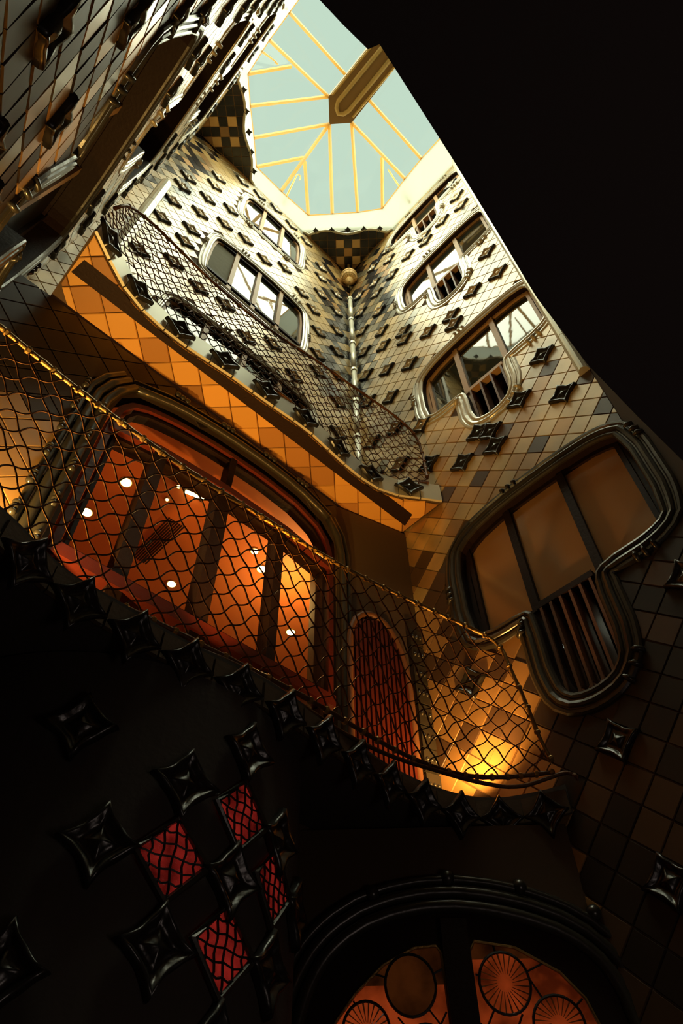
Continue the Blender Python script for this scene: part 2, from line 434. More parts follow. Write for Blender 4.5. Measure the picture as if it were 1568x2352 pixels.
holesR = []; openR = []
for S, T, B, lab in ((4.40, 5.88, 3.30, 'lowest and largest window of the right wall, panes painted with a brown reflection, slatted vent box below'),
                     (8.60, 9.98, 7.66, 'second window up the right wall, its panes half dark and half sky'),
                     (12.68, 13.92, 11.66, 'third window up the right wall, panes full of sky'),
                     (16.42, 17.15, 15.50, 'topmost small window of the right wall, close under the skylight')):
    big = S < 5
    r, h, o = T_window(FR, S, T, B, lab, frame='timber_dark' if big else 'timber_pale', pane='glass_warm_reflect' if big else 'glass_reflect', boxes=5 if big else 3, cer='ceramic_dark' if big else 'ceramic_pale',
                       slat='timber_brown', mull=(1.44, 2.15))
    holesR.append(h); openR.append(o)
holesN = []; openN = []
for S, T, B, lab in ((5.95, 7.85, 4.75, 'lowest window of the wall at the far left, seen steeply from below'),
                     (9.95, 11.9, 8.8, 'middle window of the wall at the far left, a dark strip'),
                     (13.95, 15.9, 12.9, 'topmost window of the wall at the far left, a thin dark strip')):
    r, h, o = T_window(FN, S, T, B, lab, u=(1.2, 2.35, 3.05, 3.75), frame='timber_dark', pane='glass_dim', wdt=.20, dep=.24, mul='timber_pale', cer='ceramic_dark' if S < 9 else 'ceramic_pale')
    holesN.append(h); openN.append(o)

def L_window(S, T, a, b, mulls, label, curtain=None, low=None):
    r = win_root(label)
    P = [(a, S + .12), (a + .12, S), (b - .12, S), (b, S + .12), (b, T - .22), (b - .16, T - .04), ((a + b) / 2, T + .06), (a + .16, T - .04), (a, T - .22)]
    PS = surround(FL, P, .17, r, rnd=1, scale=.28)
    V, Fc = ring_bar(FL, PS, .05, -.10, -.03); mk('window_frame', V, Fc, 'timber_pale', r)
    V, Fc = bar(FL, [(a + .03, S + .24), (b - .03, S + .24)], .07, -.10, -.01); mk('sill_rail', V, Fc, 'timber_dark', r)
    V, Fc = bar(FL, [(a + .05, T - .10), ((a + b) / 2, T - .02), (b - .05, T - .10)], .05, -.10, -.02); mk('head_rail', V, Fc, 'timber_dark', r)
    xs = [a + .02] + mulls + [b - .02]
    for x in mulls:
        V, Fc = bar(FL, [(x, S + .02), (x, T)], .085, -.10, -.01); mk('mullion', V, Fc, 'timber_pale', r)
    for i in range(len(xs) - 1):
        Q = clip(clip(PS, -1, 0, -xs[i]), 1, 0, xs[i + 1])
        V, Fc = sheet(FL, ccw(Q), [], -.06 - .002 * i); mk('pane', V, Fc, 'curtain_olive' if curtain == i else 'glass_reflect', r)
    V, Fc = prism(FL, offset(PS, .03), -.62, -.56); mk('back_panel', V, Fc, 'timber_dark', r)
    return offset(PS, .16), offset(PS, .02)
holesL = []; openL = []
for args in ((14.95, 16.6, 1.40, 3.0, [1.92, 2.46], 'uppermost window of the upper left wall, three sky-filled panes'),
             (11.2, 13.0, 1.10, 3.25, [1.62, 2.14, 2.68], 'second window down the upper left wall, olive curtain in its left pane', 0),
             (7.75, 9.62, .80, 3.55, [1.5, 2.2, 2.9], 'dark window of the upper left wall just behind the upper balcony net')):
    h, o = L_window(*args); holesL.append(h); openL.append(o)

# ------------------------------------------------------------------ tiled walls
def wall(name, fr, outer, opens, label, m='grout', thick=.7):
    V, Fc = sheet(fr, outer, opens, 0.0)
    V2, Fc2 = sheet(fr, outer, opens, -thick)
    mb = MB(); mb.add(V, Fc); mb.add(V2, Fc2)
    for P in [outer]:
        n = len(P)
        for i in range(n):
            a, b = P[i - 1], P[i]; mb.add([fr(*a, 0), fr(*b, 0), fr(*b, -thick), fr(*a, -thick)], [(0, 1, 2, 3)])
    return mb.build(name, m, None, label=label, kind='structure')
def colR(u, v):
    r = random.random()
    dc = 4.45 - u
    if v > 10.5 and dc < 1.35 * min(1, (v - 9.8) / 4) + .1:
        return 'tile_dark' if r < .42 else ('tile_grey' if r < .62 else ('tile_ochre' if (r < .74 and v > 14.5) else 'tile_pale'))
    if v < 4.8: return ('tile_ochre' if r < .6 else 'tile_brown') if u > 2.35 else ('tile_umber' if r < .6 else 'tile_brown')  # ochre patch paints the uplight's glow, darker tiles the fading daylight
    if v < 8: return 'tile_ochre' if r < .30 else ('tile_brown' if r < (.75 if v < 6 else .4) else 'tile_pale')  # daylight falling off down the well, put into the tile mix
    return 'tile_grey' if r < .06 else 'tile_pale'
def colL(u, v):
    r = random.random()
    dc = min(4.6 - u + .2, (u + .35) * 1.6 if v > 12.5 else 9)
    if v > 10.5 and dc < 1.15:
        return 'tile_dark' if r < .42 else ('tile_grey' if r < .62 else ('tile_ochre' if (r < .74 and v > 14.5) else 'tile_pale'))
    return 'tile_grey' if r < .05 else 'tile_pale'
def colN(u, v):
    r = random.random()
    if v < 7.2: return 'tile_umber' if (r < .35 or v < 4 or u > 3.2) else ('tile_grey' if r < .55 else 'tile_ochre')  # shade low on this wall put into darker tile colours
    return 'tile_dark' if r < .08 else ('tile_grey' if r < .22 else ('tile_ochre' if r < .4 else 'tile_pale'))
TOPZ = 17.6
wr = wall('wall_right', FR, rect(-1.6, 4.3, -1.6, TOPZ), openR, 'right wall of the light well in diamond tiles with dark relief tiles')
reliefR = [(.93, 7.85), (.92, 6.91), (1.41, 7.34), (1.94, 7.15), (1.95, 6.83), (2.42, 7.26), (2.91, 7.69), (.94, 10.73), (1.0, 11.73), (1.49, 11.22), (1.99, 11.01), (1.98, 10.66),
           (2.48, 11.1), (2.97, 11.48), (2.98, 12.03), (2.97, 10.57), (3.45, 11.89), (3.44, 10.94), (3.44, 10.06), (1.89, 2.86), (1.89, 1.86), (.87, 3.92), (2.92, 3.84), (2.17, 7.31),
           (3.44, 12.8), (3.44, 13.7), (3.44, 14.6), (3.44, 15.5), (3.95, 11.4), (3.95, 12.4), (3.95, 13.4), (3.95, 14.4), (3.95, 10.4), (3.95, 9.4), (3.45, 9.1), (3.45, 8.1), (2.97, 14.8), (3.0, 15.7),
           (3.0, 16.6), (2.95, 8.6), (3.95, 8.4), (1.0, 14.7), (1.5, 14.9), (2.0, 15.1), (2.48, 14.9), (1.0, 15.6), (.95, 16.5), (1.99, 14.75), (3.95, 15.4), (3.44, 16.4), (.93, 2.9), (3.42, 7.1)]
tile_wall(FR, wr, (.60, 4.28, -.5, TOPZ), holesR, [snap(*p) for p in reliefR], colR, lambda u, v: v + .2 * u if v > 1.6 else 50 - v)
wl = wall('wall_left', FL, rect(-1.6, 5.3, 6.7, TOPZ), openL, 'upper left wall of the light well in pale diamond tiles')
reliefL = [(.67, 10.6), (.17, 10.08), (.21, 11.84), (.21, 12.7), (.73, 12.22), (.74, 11.44), (.66, 15.08), (.74, 14.03), (1.13, 13.85), (.69, 13.17), (2.18, 13.85), (2.7, 14.19), (3.15, 13.84),
           (3.52, 13.31), (3.61, 12.6), (3.6, 11.63), (3.08, 10.23), (3.56, 10.89), (4.09, 10.29), (4.13, 9.56), (.2, 13.6), (.2, 14.5), (.68, 16.0), (1.1, 14.6), (3.6, 14.4), (3.6, 15.4),
           (4.1, 11.3), (4.1, 12.3), (4.1, 13.3), (4.1, 14.3), (4.1, 15.3), (3.6, 16.3), (1.65, 14.0), (2.2, 10.2), (1.6, 10.45), (.2, 9.0), (4.1, 8.5), (1.2, 17.0), (1.65, 17.2), (2.1, 17.3), (2.6, 17.2), (3.1, 16.9),
           (2.6, 10.6), (1.1, 10.5)]
tile_wall(FL, wl, (-.75, 4.58, 6.72, TOPZ), holesL, [snap(*p) for p in reliefL], colL, lambda u, v: v + .1 * abs(u - 2))
wn = wall('wall_near', FN, rect(-1.6, 4.3, -1.6, TOPZ), openN, 'tiled wall at the far left, seen almost edge on')
reliefN = [(1.59, 4.64), (.96, 3.79), (.94, 5.11), (.45, 4.4), (.45, 5.6), (.94, 6.3), (.94, 7.4), (.94, 8.6), (1.45, 8.5), (.94, 9.8), (2.0, 8.6), (3.4, 8.4), (3.9, 8.9), (3.9, 7.9), (3.9, 9.9), (3.9, 10.9), (3.9, 11.9),
           (1.5, 12.5), (2.0, 12.6), (.94, 11), (.94, 12.2), (3.4, 12.5), (3.9, 12.9), (3.9, 13.9), (3.9, 14.9), (.94, 13.4), (.94, 14.6), (1.6, 16.5), (2.2, 16.7), (2.8, 16.6), (3.4, 16.4), (3.9, 15.9), (1.6, 3.6), (1.59, 9.2), (3.2, 4.4), (2.2, 4.2)]
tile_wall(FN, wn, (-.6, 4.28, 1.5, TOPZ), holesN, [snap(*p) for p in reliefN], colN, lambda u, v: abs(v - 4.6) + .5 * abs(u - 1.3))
# wall closing the well behind the viewer
mk('wall_back', *(lambda b: (b.V, b.F))((lambda b: (b.add([(-1.6, -1.6, -1.6), (5.3, -1.6, -1.6), (5.3, -1.6, TOPZ), (-1.6, -1.6, TOPZ), (-1.6, -1.9, -1.6), (5.3, -1.9, -1.6), (5.3, -1.9, TOPZ), (-1.6, -1.9, TOPZ)],
   [(0, 1, 2, 3), (4, 5, 6, 7), (0, 1, 5, 4), (2, 3, 7, 6), (0, 3, 7, 4), (1, 2, 6, 5)]), b)[1])(MB())), 'plaster_brown', kind='structure', label='plain wall of the well behind the viewer')
mk('floor', [(-1.6, -1.6, -1.6), (5.3, -1.6, -1.6), (5.3, 9, -1.6), (-1.6, 9, -1.6), (-1.6, -1.6, -1.8), (5.3, -1.6, -1.8), (5.3, 9, -1.8), (-1.6, 9, -1.8)],
   [(0, 1, 2, 3), (7, 6, 5, 4), (0, 4, 5, 1), (1, 5, 6, 2), (2, 6, 7, 3), (3, 7, 4, 0)], 'plaster_dark', kind='structure', label='dark floor of the light well')
# rounded pilaster that ends the right wall, and one at the left corner
def pilaster(name, fr, u, wdt, v0, v1, label, m='white_render'):
    r = empty(name, (0, 0, 0), label, None, None, 'structure'); h = .9; v = v0
    while v < v1 - .01:
        t = min(v1, v + h); mb = MB(); pr = [(-.5, 0), (-.42, .05), (-.2, .085), (0, .095), (.2, .085), (.42, .05), (.5, 0)]; V = []
        for z in (v + .006, t - .006): V += [fr(u + wdt * a, z, b + .012) for a, b in pr]
        n = len(pr); mb.add(V, [(i, i + 1, n + i + 1, n + i) for i in range(n - 1)] + [tuple(range(n)), tuple(range(n, 2 * n))[::-1]])
        mb.build('pilaster_block', m, r); v = t
    return r
pilaster('trim_1', FR, .66, .14, 7.0, TOPZ, 'pale pilaster closing the right wall beside the black overhang')
pilaster('trim_2', FL, -.08, .2, 9.2, 13.2, 'pale block strip in the corner left of the upper balcony net')

# ------------------------------------------------------------------ corner squinches, chequered ceiling triangles under the skylight
def squinch(name, A, B, C0, label):
    r = empty(name, (0, 0, 0), label, None, None, 'structure'); z = 17.5
    A, B, C0 = Vector(A), Vector(B), Vector(C0); mid = (A + B) / 2; U = (B - A).normalized(); Vv = (C0 - mid).normalized(); half = (B - A).length / 2; dep = (C0 - mid).length
    fr = Frame((mid.x, mid.y, z), (U.x, U.y, 0), (Vv.x, Vv.y, 0), (0, 0, -1))
    edge = [(-half, .04)] + [(half * k / 8, .02 + .10 * (abs(k / 8) < .95) * math.cos(k / 8 * math.pi) ** 2) for k in range(-7, 8)] + [(half, .04)]
    tri = edge + [(0, dep)]
    V, Fc = prism(fr, tri, -.12, -.01); mk('squinch_slab', V, Fc, 'grout_gold', r)
    g = .205
    for i in range(-8, 9):
        for j in range(0, 9):
            P = rect((i - .5) * g + .006, (i + .5) * g - .006, .03 + j * g, .03 + (j + 1) * g - .012)
            P = clip(P, dep, half, dep * half * .99); P = clip(P, -dep, half, dep * half * .99) if len(P) > 2 else P
            e = .02 + .10 * math.cos(min(1, abs(i * g / half)) * math.pi) ** 2
            if j == 0 and len(P) > 2: P = clip(P, 0, -1, -e)
            if len(P) < 3 or abs(area(P)) < .002: continue
            gold = (abs(i) == 1 and j in (1, 3)) ; brown = (i == 0 and j == 2) or (abs(i) == 1 and j == 4)
            m = 'tile_gold' if gold else ('tile_ochre' if brown else 'tile_dark')
            V, Fc = prism(fr, P, -.01, .004); mk('tile', V, Fc, m, r)
    V, Fc = tube([fr(u, v - .03, .0) for u, v in edge], .035, 6); mk('edge_moulding', V, Fc, 'white_render', r, smooth=True)
    for k in range(-2, 3): inst('relief_tile', RELIEF, fr.mtx(k * half * .36, -.02, .01) @ Matrix.Scale(.45, 4), r)
squinch('ceiling_corner_right', (3.0, 4.27), (4.57, 2.7), (4.57, 4.27), 'chequered black and gold ceiling triangle in the right corner under the skylight')
squinch('ceiling_corner_left', (1.46, 4.27), (-.2, 2.7), (-.2, 4.27), 'chequered black and gold ceiling triangle in the left corner, half hidden')
# bulbous grille lantern with its pipe in the corner
r = empty('corner_lantern', (4.38, 4.08, 16.6), 'round grilled lantern hanging in the corner under the chequered triangle', 'lantern')
def sph(c, rad, nu=16, nv=8, sz=1.0, a0=0.0):
    V = []; Fc = []
    for j in range(nv + 1):
        t = a0 + (math.pi - a0) * j / nv
        for i in range(nu):
            a = 2 * math.pi * i / nu; V.append((c[0] + rad * math.sin(t) * math.cos(a), c[1] + rad * math.sin(t) * math.sin(a), c[2] + rad * sz * math.cos(t)))
    for j in range(nv):
        for i in range(nu): Fc.append((j * nu + i, j * nu + (i + 1) % nu, (j + 1) * nu + (i + 1) % nu, (j + 1) * nu + i))
    return V, Fc
V, Fc = sph((0, 0, 0), .21); mk('globe', V, Fc, 'tile_gold', r, smooth=True)
for k in range(8):
    a = math.pi * k / 8
    V, Fc = tube([(.205 * math.cos(t) * math.cos(a), .205 * math.cos(t) * math.sin(a), .205 * math.sin(t)) for t in [2 * math.pi * q / 20 for q in range(20)]], .009, 4, True); mk('cage_rib', V, Fc, 'iron_brass', r)
for z in (-.12, -.04, .06):
    q = math.sqrt(.205 ** 2 - z * z); V, Fc = tube([(q * math.cos(t), q * math.sin(t), z) for t in [2 * math.pi * p / 20 for p in range(20)]], .009, 4, True); mk('cage_ring', V, Fc, 'iron_brass', r)
V, Fc = tube([(0, 0, .18), (0, 0, .86)], .03, 8); mk('hanger', V, Fc, 'iron_brass', r)
V, Fc = tube([(0, 0, -.19), (0, 0, -.26), (0, 0, -.36)], [.08, .10, .03], 10); mk('finial', V, Fc, 'tile_gold', r)
r = empty('corner_pipe', (4.5, 4.2, 7.2), 'pale pipe running down the right corner of the well', 'pipe')
z = 0
while z < 7.5:
    V, Fc = tube([(0, 0, z), (0, 0, z + 1.16)], .05, 10); mk('pipe_length', V, Fc, 'white_render', r, smooth=True)
    V, Fc = tube([(0, 0, z + 1.14), (0, 0, z + 1.22)], .066, 10); mk('collar', V, Fc, 'white_render', r); z += 1.2

# ------------------------------------------------------------------ skylight
sk = empty('skylight', (0, 0, 0), 'hipped glass skylight with gold bars and a louvred ridge vent over the light well', 'skylight')
Z0, Z1 = 18.0, 19.8
E0 = (-.13, 1.87, Z0); E4 = (-.08, 2.69, Z0); E5 = (.35, 3.14, Z0); E6 = (.82, 3.59, Z0); E7 = (1.26, 4.04, Z0); E8 = (2.05, 4.05, Z0); E9 = (2.92, 4.01, Z0); E10 = (3.34, 3.57, Z0)
E11 = (3.78, 3.10, Z0); E12 = (4.17, 2.61, Z0); E13 = (4.08, 1.75, Z0); E14 = (4.04, 1.17, Z0); E15 = (4.04, .1, Z0); E16 = (4.04, -1.4, Z0); E17 = (-.13, -1.4, Z0); E18 = (-.13, .1, Z0); E19 = (-.13, 1.2, Z0)
Ra = (1.69, 1.94, Z1); Rb = (2.12, 2.37, Z1); Rc = (2.51, 1.95, Z1); Rd = (2.49, 1.29, Z1); Re = (1.65, 1.31, Z1); Rd2 = (2.45, .3, Z1); Re2 = (1.65, .5, Z1); Rd3 = (2.45, -.5, Z1); Re3 = (1.65, -.5, Z1)
M4 = (.56, 2.0, 18.93 - .1); M7 = (2.07, 3.27, 19.0); M9 = (2.14, 3.31, 18.95); M12 = (3.5, 1.9, 18.9)
eave = [E0, E4, E5, E6, E7, E8, E9, E10, E11, E12, E13, E14, E15, E16, E17, E18, E19]
def beam(A, B, w=.07, h=.05):
    return tube([A, B], w * .62, 4)
for A, B in [(E0, Ra), (M4, E4), (Ra, E5), (Rb, E6), (M7, E7), (Rb, E8), (M9, E9), (Rb, E10), (Rc, E11), (M12, E12), (Rc, E13), (Rd, E14), (Rd2, E15), (Re, E19), (Re2, E18), (Rd3, E16), (Re3, E17)]:
    V, Fc = beam(A, B); mk('glazing_bar', V, Fc, 'skylight_bar', sk)
for i in range(len(eave)):
    V, Fc = tube([eave[i - 1], eave[i]], .018, 4); mk('eave_bar', V, Fc, 'skylight_bar', sk)
panes = [(E0, E4, M4), (E4, E5, Ra, M4), (E5, E6, Rb, Ra), (E6, E7, M7, Rb), (E7, E8, M7), (E8, E9, M9), (E9, E10, Rb, M9), (E10, E11, Rc, Rb), (E11, E12, M12, Rc), (E12, E13, M12), (E13, E14, Rd, Rc),
         (E14, E15, Rd2, Rd), (E15, E16, Rd3, Rd2), (E17, E18, Re2, Re3), (E18, E19, Re, Re2), (E19, E0, Ra, Re), (E16, E17, Re3, Rd3)]
for q in panes:
    V = [Vector(p) + Vector((0, 0, .03)) for p in q]; mk('pane', V, [(0, 1, 2)] if len(q) == 3 else [(0, 1, 2), (0, 2, 3)], 'clear_pane', sk)
# ridge vent: a pointed louvre box
vt = [(1.69, -.5), (1.69, 1.94), (2.12, 2.37), (2.51, 1.95), (2.45, -.5)]
flat = Frame((0, 0, Z1), (1, 0, 0), (0, 1, 0), (0, 0, 1))
V, Fc = prism(flat, vt, -.04, .25); vb = mk('vent', V, Fc, 'vent_dark', sk)
down = Frame((0, 0, Z1 - .04), (1, 0, 0), (0, 1, 0), (0, 0, -1))
V, Fc = tube([(1.93, -.4, Z1 - .06), (1.93, 1.85, Z1 - .06), (2.0, 1.98, Z1 - .06), (2.12, 2.04, Z1 - .06), (2.22, 1.96, Z1 - .06), (2.27, 1.8, Z1 - .06), (2.24, -.4, Z1 - .06)], .055, 8); mk('louvre', V, Fc, 'vent_gold', vb, smooth=True)
for x in (1.73, 2.44):
    V, Fc = tube([(x, -.4, Z1 - .05), (x, 1.85, Z1 - .05)], .03, 6); mk('louvre', V, Fc, 'vent_gold', vb)
for a, b in (((2.26, 4.25, 17.8), (2.2, 3.69, 18.9)), ((4.5, 2.0, 17.7), (3.83, 1.99, 18.9)), ((-.2, 2.15, 17.9), (.15, 2.13, 18.3))):
    A, B = Vector(a), Vector(b); t = (B - A).normalized()
    hook = [A, B, B + t * .08 + Vector((.03, .0, .02)), B + t * .10 + Vector((.09, 0, .0)), B + t * .03 + Vector((.12, 0, -.03)), B - t * .05 + Vector((.11, 0, -.05))]
    V, Fc = tube(hook, [.032, .018, .014, .014, .014, .012], 6); mk('hook_rod', V, Fc, 'skylight_bar', sk)
# white curb between the wall tops and the glass
rim = [(-.30, 1.87), (-.3, 2.75), (.35, 3.35), (.82, 3.8), (1.4, 4.34), (2.05, 4.34), (3.0, 4.34), (3.5, 3.8), (4.0, 3.3), (4.64, 2.7), (4.64, 1.75), (4.64, 1.17), (4.64, .1), (4.64, -1.62), (-.3, -1.62), (-.3, .1), (-.3, 1.2)]
V = [(x, y, 17.56) for x, y in rim] + [(p[0], p[1], Z0 - .02) for p in eave]; n = len(rim)
mk('ceiling', V, [(i, (i + 1) % n, n + (i + 1) % n, n + i) for i in range(n)], 'plaster_white', None, kind='structure', label='white curb sloping from the wall tops up to the skylight')
n = len(rim); big = [(-2.5, -2.5), (6, -2.5), (6, 5.5), (-2.5, 5.5)]
vv, ff = cdt(big, [[(x, y) for x, y in rim]]); mk('ceiling_roof', [(a, b, 17.66) for a, b in vv], ff, 'plaster_dark', None, kind='structure', label='roof slab round the skylight')

# ------------------------------------------------------------------ black landing slab over the viewer
ov = [(.03, .10), (.14, .095), (.26, .085), (.28, .045), (.77, .11), (1.17, .17), (1.48, .22), (1.93, .25), (2.35, .24), (2.81, .22), (3.4, .15), (4.55, .0), (4.55, -1.55), (-.9, -1.55), (-.55, -.3), (-.02, .10)]
ov = [(-.02, .10) if p == (-.02, .10) else p for p in ov]
fz = Frame((0, 0, 3.0), (1, 0, 0), (0, 1, 0), (0, 0, 1))
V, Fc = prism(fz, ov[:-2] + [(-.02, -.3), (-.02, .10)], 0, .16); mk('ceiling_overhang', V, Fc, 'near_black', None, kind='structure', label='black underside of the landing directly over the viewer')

# ------------------------------------------------------------------ wall behind the lower balcony, with the big red window and the arched door
LWin = [(.74, 2.72), (.74, 5.55), (.78, 5.80), (.92, 5.98), (1.3, 6.12), (1.85, 6.22), (2.5, 6.25), (3.0, 6.2), (3.35, 6.07), (3.54, 5.85), (3.58, 5.5), (3.58, 2.72)]
ho = offset(LWin, .03)
wb = wall('wall_lower', FB, [(-1.6, -1.6), (3.62, -1.6), (3.62, 6.6), (-1.6, 6.6)], [[(.71, 2.68), (.71, 5.55), (.75, 5.83), (.9, 6.02), (1.3, 6.16), (1.85, 6.26), (2.5, 6.29), (3.0, 6.24), (3.37, 6.1), (3.57, 5.87), (3.61, 5.5), (3.61, 2.68)]], 'dark tiled wall behind the lower balcony', thick=.14)
tile_wall(FB, wb, (-1.5, 3.6, 2.6, 6.6), [offset(resample(LWin, 60), .19)], [], lambda u, v: ('tile_ochre' if u < .5 and v < 4.9 else 'tile_umber'), lambda u, v: abs(u), g=.2)  # ochre corner paints the left uplight's pool on the wall
wi = win_root('big arched red-framed window with glowing panes behind the lower balcony net')
n = 60; P = resample(LWin, n)
# ceramic surround: left side is a wide reeded column, top a slim moulding
for side in (0, 1, 2):
    if side == 0: path = [(.62, 2.7), (.62, 5.5), (.66, 5.82), (.82, 6.06)]
    elif side == 1: path = [(.82, 6.06), (1.25, 6.27), (1.85, 6.38), (2.5, 6.41), (3.05, 6.36), (3.45, 6.2)]
    else: path = [(3.45, 6.2), (3.64, 5.95), (3.68, 5.5), (3.68, 2.7)]
    path = chaikin(path, 1, closed=False)
    for k, (dx, rad) in enumerate(((0, .05), (-.10, .045), (-.19, .035)) if side == 0 else ((0, .045), (0.09, .035))):
        Q = []
        for i, p in enumerate(path):
            a = Vector(path[max(0, i - 1)]); b = Vector(path[min(len(path) - 1, i + 1)]); t = (b - a).normalized()
            m_ = dx if side == 0 else -dx
            Q.append(FB(p[0] + t.y * m_ if side else p[0] + t.y * m_, p[1] - t.x * m_, .03))
        V, Fc = tube(resample([tuple(q) for q in Q], 14, closed=False), rad, 8); mk('surround_moulding', V, Fc, 'ceramic_dark', wi, smooth=True)
def rows(u0, u1, v0, v1, k):
    return [(u0 + (u1 - u0) * i / k, v0 + (v1 - v0) * i / k) for i in range(k + 1)]
for (u, v) in rows(.40, .40, 3.4, 5.6, 6) + rows(.62, .62, 3.6, 5.4, 4):
    mb = MB()
    for q in (-1, 0, 1): V, Fc = sph(tuple(FB(u, v + .05 * q, .075)), .032, 8, 5); mb.add(V, Fc)
    mb.build('lug', 'ceramic_dark', wi, smooth=True)
for (u, v) in ((1.3, 6.42), (1.9, 6.48), (2.5, 6.5), (3.0, 6.46)):
    mb = MB()
    for q in (-1, 0, 1): V, Fc = sph(tuple(FB(u + .06 * q, v, .06)), .035, 8, 5); mb.add(V, Fc)
    mb.build('lug', 'ceramic_dark', wi, smooth=True)
V, Fc = ring_bar(FB, P, .065, -.15, -.02); mk('window_frame', V, Fc, 'timber_red', wi)
V, Fc = ring_bar(FB, offset(P, -.10), .035, -.16, -.05); mk('inner_frame', V, Fc, 'timber_dark', wi)
V, Fc = bar(FB, [(.76, 5.38), (1.3, 5.50), (2.1, 5.58), (2.9, 5.57), (3.56, 5.45)], .09, -.2, .0); mk('transom', V, Fc, 'timber_red', wi)
V, Fc = bar(FB, [(.76, 5.31), (1.3, 5.43), (2.1, 5.51), (2.9, 5.50), (3.56, 5.38)], .05, -.2, -.06); mk('transom_rail', V, Fc, 'timber_dark', wi)
for x, wd in ((1.31, .13), (2.07, .15), (2.82, .10)):
    V, Fc = bar(FB, [(x, 2.75), (x, 5.5)], wd, -.18, -.02); mk('mullion', V, Fc, 'timber_dark', wi)
V, Fc = bar(FB, [(2.09, 5.5), (2.11, 6.22)], .07, -.18, -.03); mk('upper_mullion', V, Fc, 'timber_dark', wi)
V, Fc = bar(FB, [(.74, 3.70), (3.58, 3.70)], .12, -.2, .01); mk('sill_rail', V, Fc, 'timber_red', wi)
V, Fc = bar(FB, [(.74, 3.80), (3.58, 3.80)], .05, -.2, -.05); mk('lower_rail', V, Fc, 'timber_dark', wi)
V, Fc = bar(FB, [(.74, 3.02), (3.58, 3.02)], .08, -.2, -.02); mk('bottom_rail', V, Fc, 'timber_red', wi)
xs = [.74, 1.31, 2.07, 2.82, 3.58]
for a, b in ((0, 1), (1, 2), (2, 3), (3, 4)):
    for z0, z1 in ((2.75, 3.7), (3.7, 5.48)):
        V, Fc = sheet(FB, rect(xs[a], xs[b], z0, z1), [], -.11); mk('pane', V, Fc, 'room_pane', wi)
for a, b in ((.74, 2.1), (2.1, 3.58)):
    Q = clip(clip(clip(LWin, -1, 0, -a), 1, 0, b), 0, -1, -5.52); V, Fc = sheet(FB, ccw(Q), [], -.11); mk('pane', V, Fc, 'room_pane', wi)
# room behind
RX0, RX1, RY0, RY1, RZ0, RZ1 = -1.2, 6.2, 3.96, 9.0, 2.6, 6.32
def quad(name, pts, m, label):
    return mk(name, pts, [(0, 1, 2, 3)], m, None, kind='structure', label=label)
quad('ceiling_room', [(RX0, RY0, RZ1), (RX1, RY0, RZ1), (RX1, RY1, RZ1), (RX0, RY1, RZ1)], 'room_ceiling', 'red lit ceiling of the room behind the big window')
quad('floor_room', [(RX0, RY0, RZ0), (RX1, RY0, RZ0), (RX1, RY1, RZ0), (RX0, RY1, RZ0)], 'timber_brown', 'timber floor of the room behind the big window')
quad('wall_room_left', [(RX0, RY0, RZ0), (RX0, RY1, RZ0), (RX0, RY1, RZ1), (RX0, RY0, RZ1)], 'room_wall', 'left wall of the room behind the big window')
quad('wall_room_right', [(RX1, RY0, RZ0), (RX1, RY1, RZ0), (RX1, RY1, RZ1), (RX1, RY0, RZ1)], 'room_wall', 'right wall of the room behind the big window')
quad('wall_room_back', [(RX0, RY1, RZ0), (RX1, RY1, RZ0), (RX1, RY1, RZ1), (RX0, RY1, RZ1)], 'room_wall', 'back wall of the room behind the big window')
spots = [((1.44, 5.03), .075, 'brightest recessed ceiling lamp, in the leftmost pane of the big window'), ((1.34, 5.73), .075, 'recessed ceiling lamp low in the leftmost pane of the big window'),
         ((1.79, 5.29), .06, 'recessed ceiling lamp half behind the left mullion'), ((2.77, 6.05), .065, 'lone recessed ceiling lamp low in the second pane'),
         ((3.20, 4.86), .055, 'upper of two close ceiling lamps in the third pane'), ((3.46, 5.04), .07, 'lower of two close ceiling lamps in the third pane'),
         ((4.53, 5.71), .07, 'recessed ceiling lamp in the rightmost pane'), ((4.56, 6.2), .05, 'recessed ceiling lamp beside the right mullion, near its foot'),
         ((1.92, 4.67), .025, 'tiny ceiling lamp in the second pane, nearer the window'), ((1.93, 4.92), .02, 'tiny ceiling lamp in the second pane, farther from the window')]
for (x, y), rd, lab in spots:
    r = empty('ceiling_lamp', (x, y, RZ1), lab, 'ceiling lamp', 'recessed lamps of the red ceiling')
    V, Fc = tube([(0, 0, 0), (0, 0, -.02)], rd * .8, 16); mk('lens', V, Fc, 'lamp_glow', r)
    V, Fc = tube([((rd * .8 + .01) * math.cos(t), (rd * .8 + .01) * math.sin(t), -.008) for t in [2 * math.pi * q / 16 for q in range(16)]], .01, 5, True); mk('trim_ring', V, Fc, 'iron_brass', r)
r = empty('tube_lamp', (2.12, 4.63, RZ1), 'short glowing tube lamp on the ceiling in the second pane', 'ceiling lamp')
V, Fc = tube([(-.11, .03, -.03), (.11, -.03, -.03)], .022, 8); mk('glowing_tube', V, Fc, 'lamp_glow', r)
V, Fc = prism(UNIT, rect(-.13, .13, -.05, .05), -.01, 0); mk('lamp_housing', V, Fc, 'timber_dark', r)
r = empty('ceiling_grille', (2.2, 5.55, RZ1 - .01), 'slotted vent grille in the red ceiling', 'grille')
for k in range(8):
    V, Fc = prism(UNIT, rect(-.10 + k * .03, -.085 + k * .03, -.42, .42), -.015, 0); mk('grille_bar', V, Fc, 'timber_dark', r)

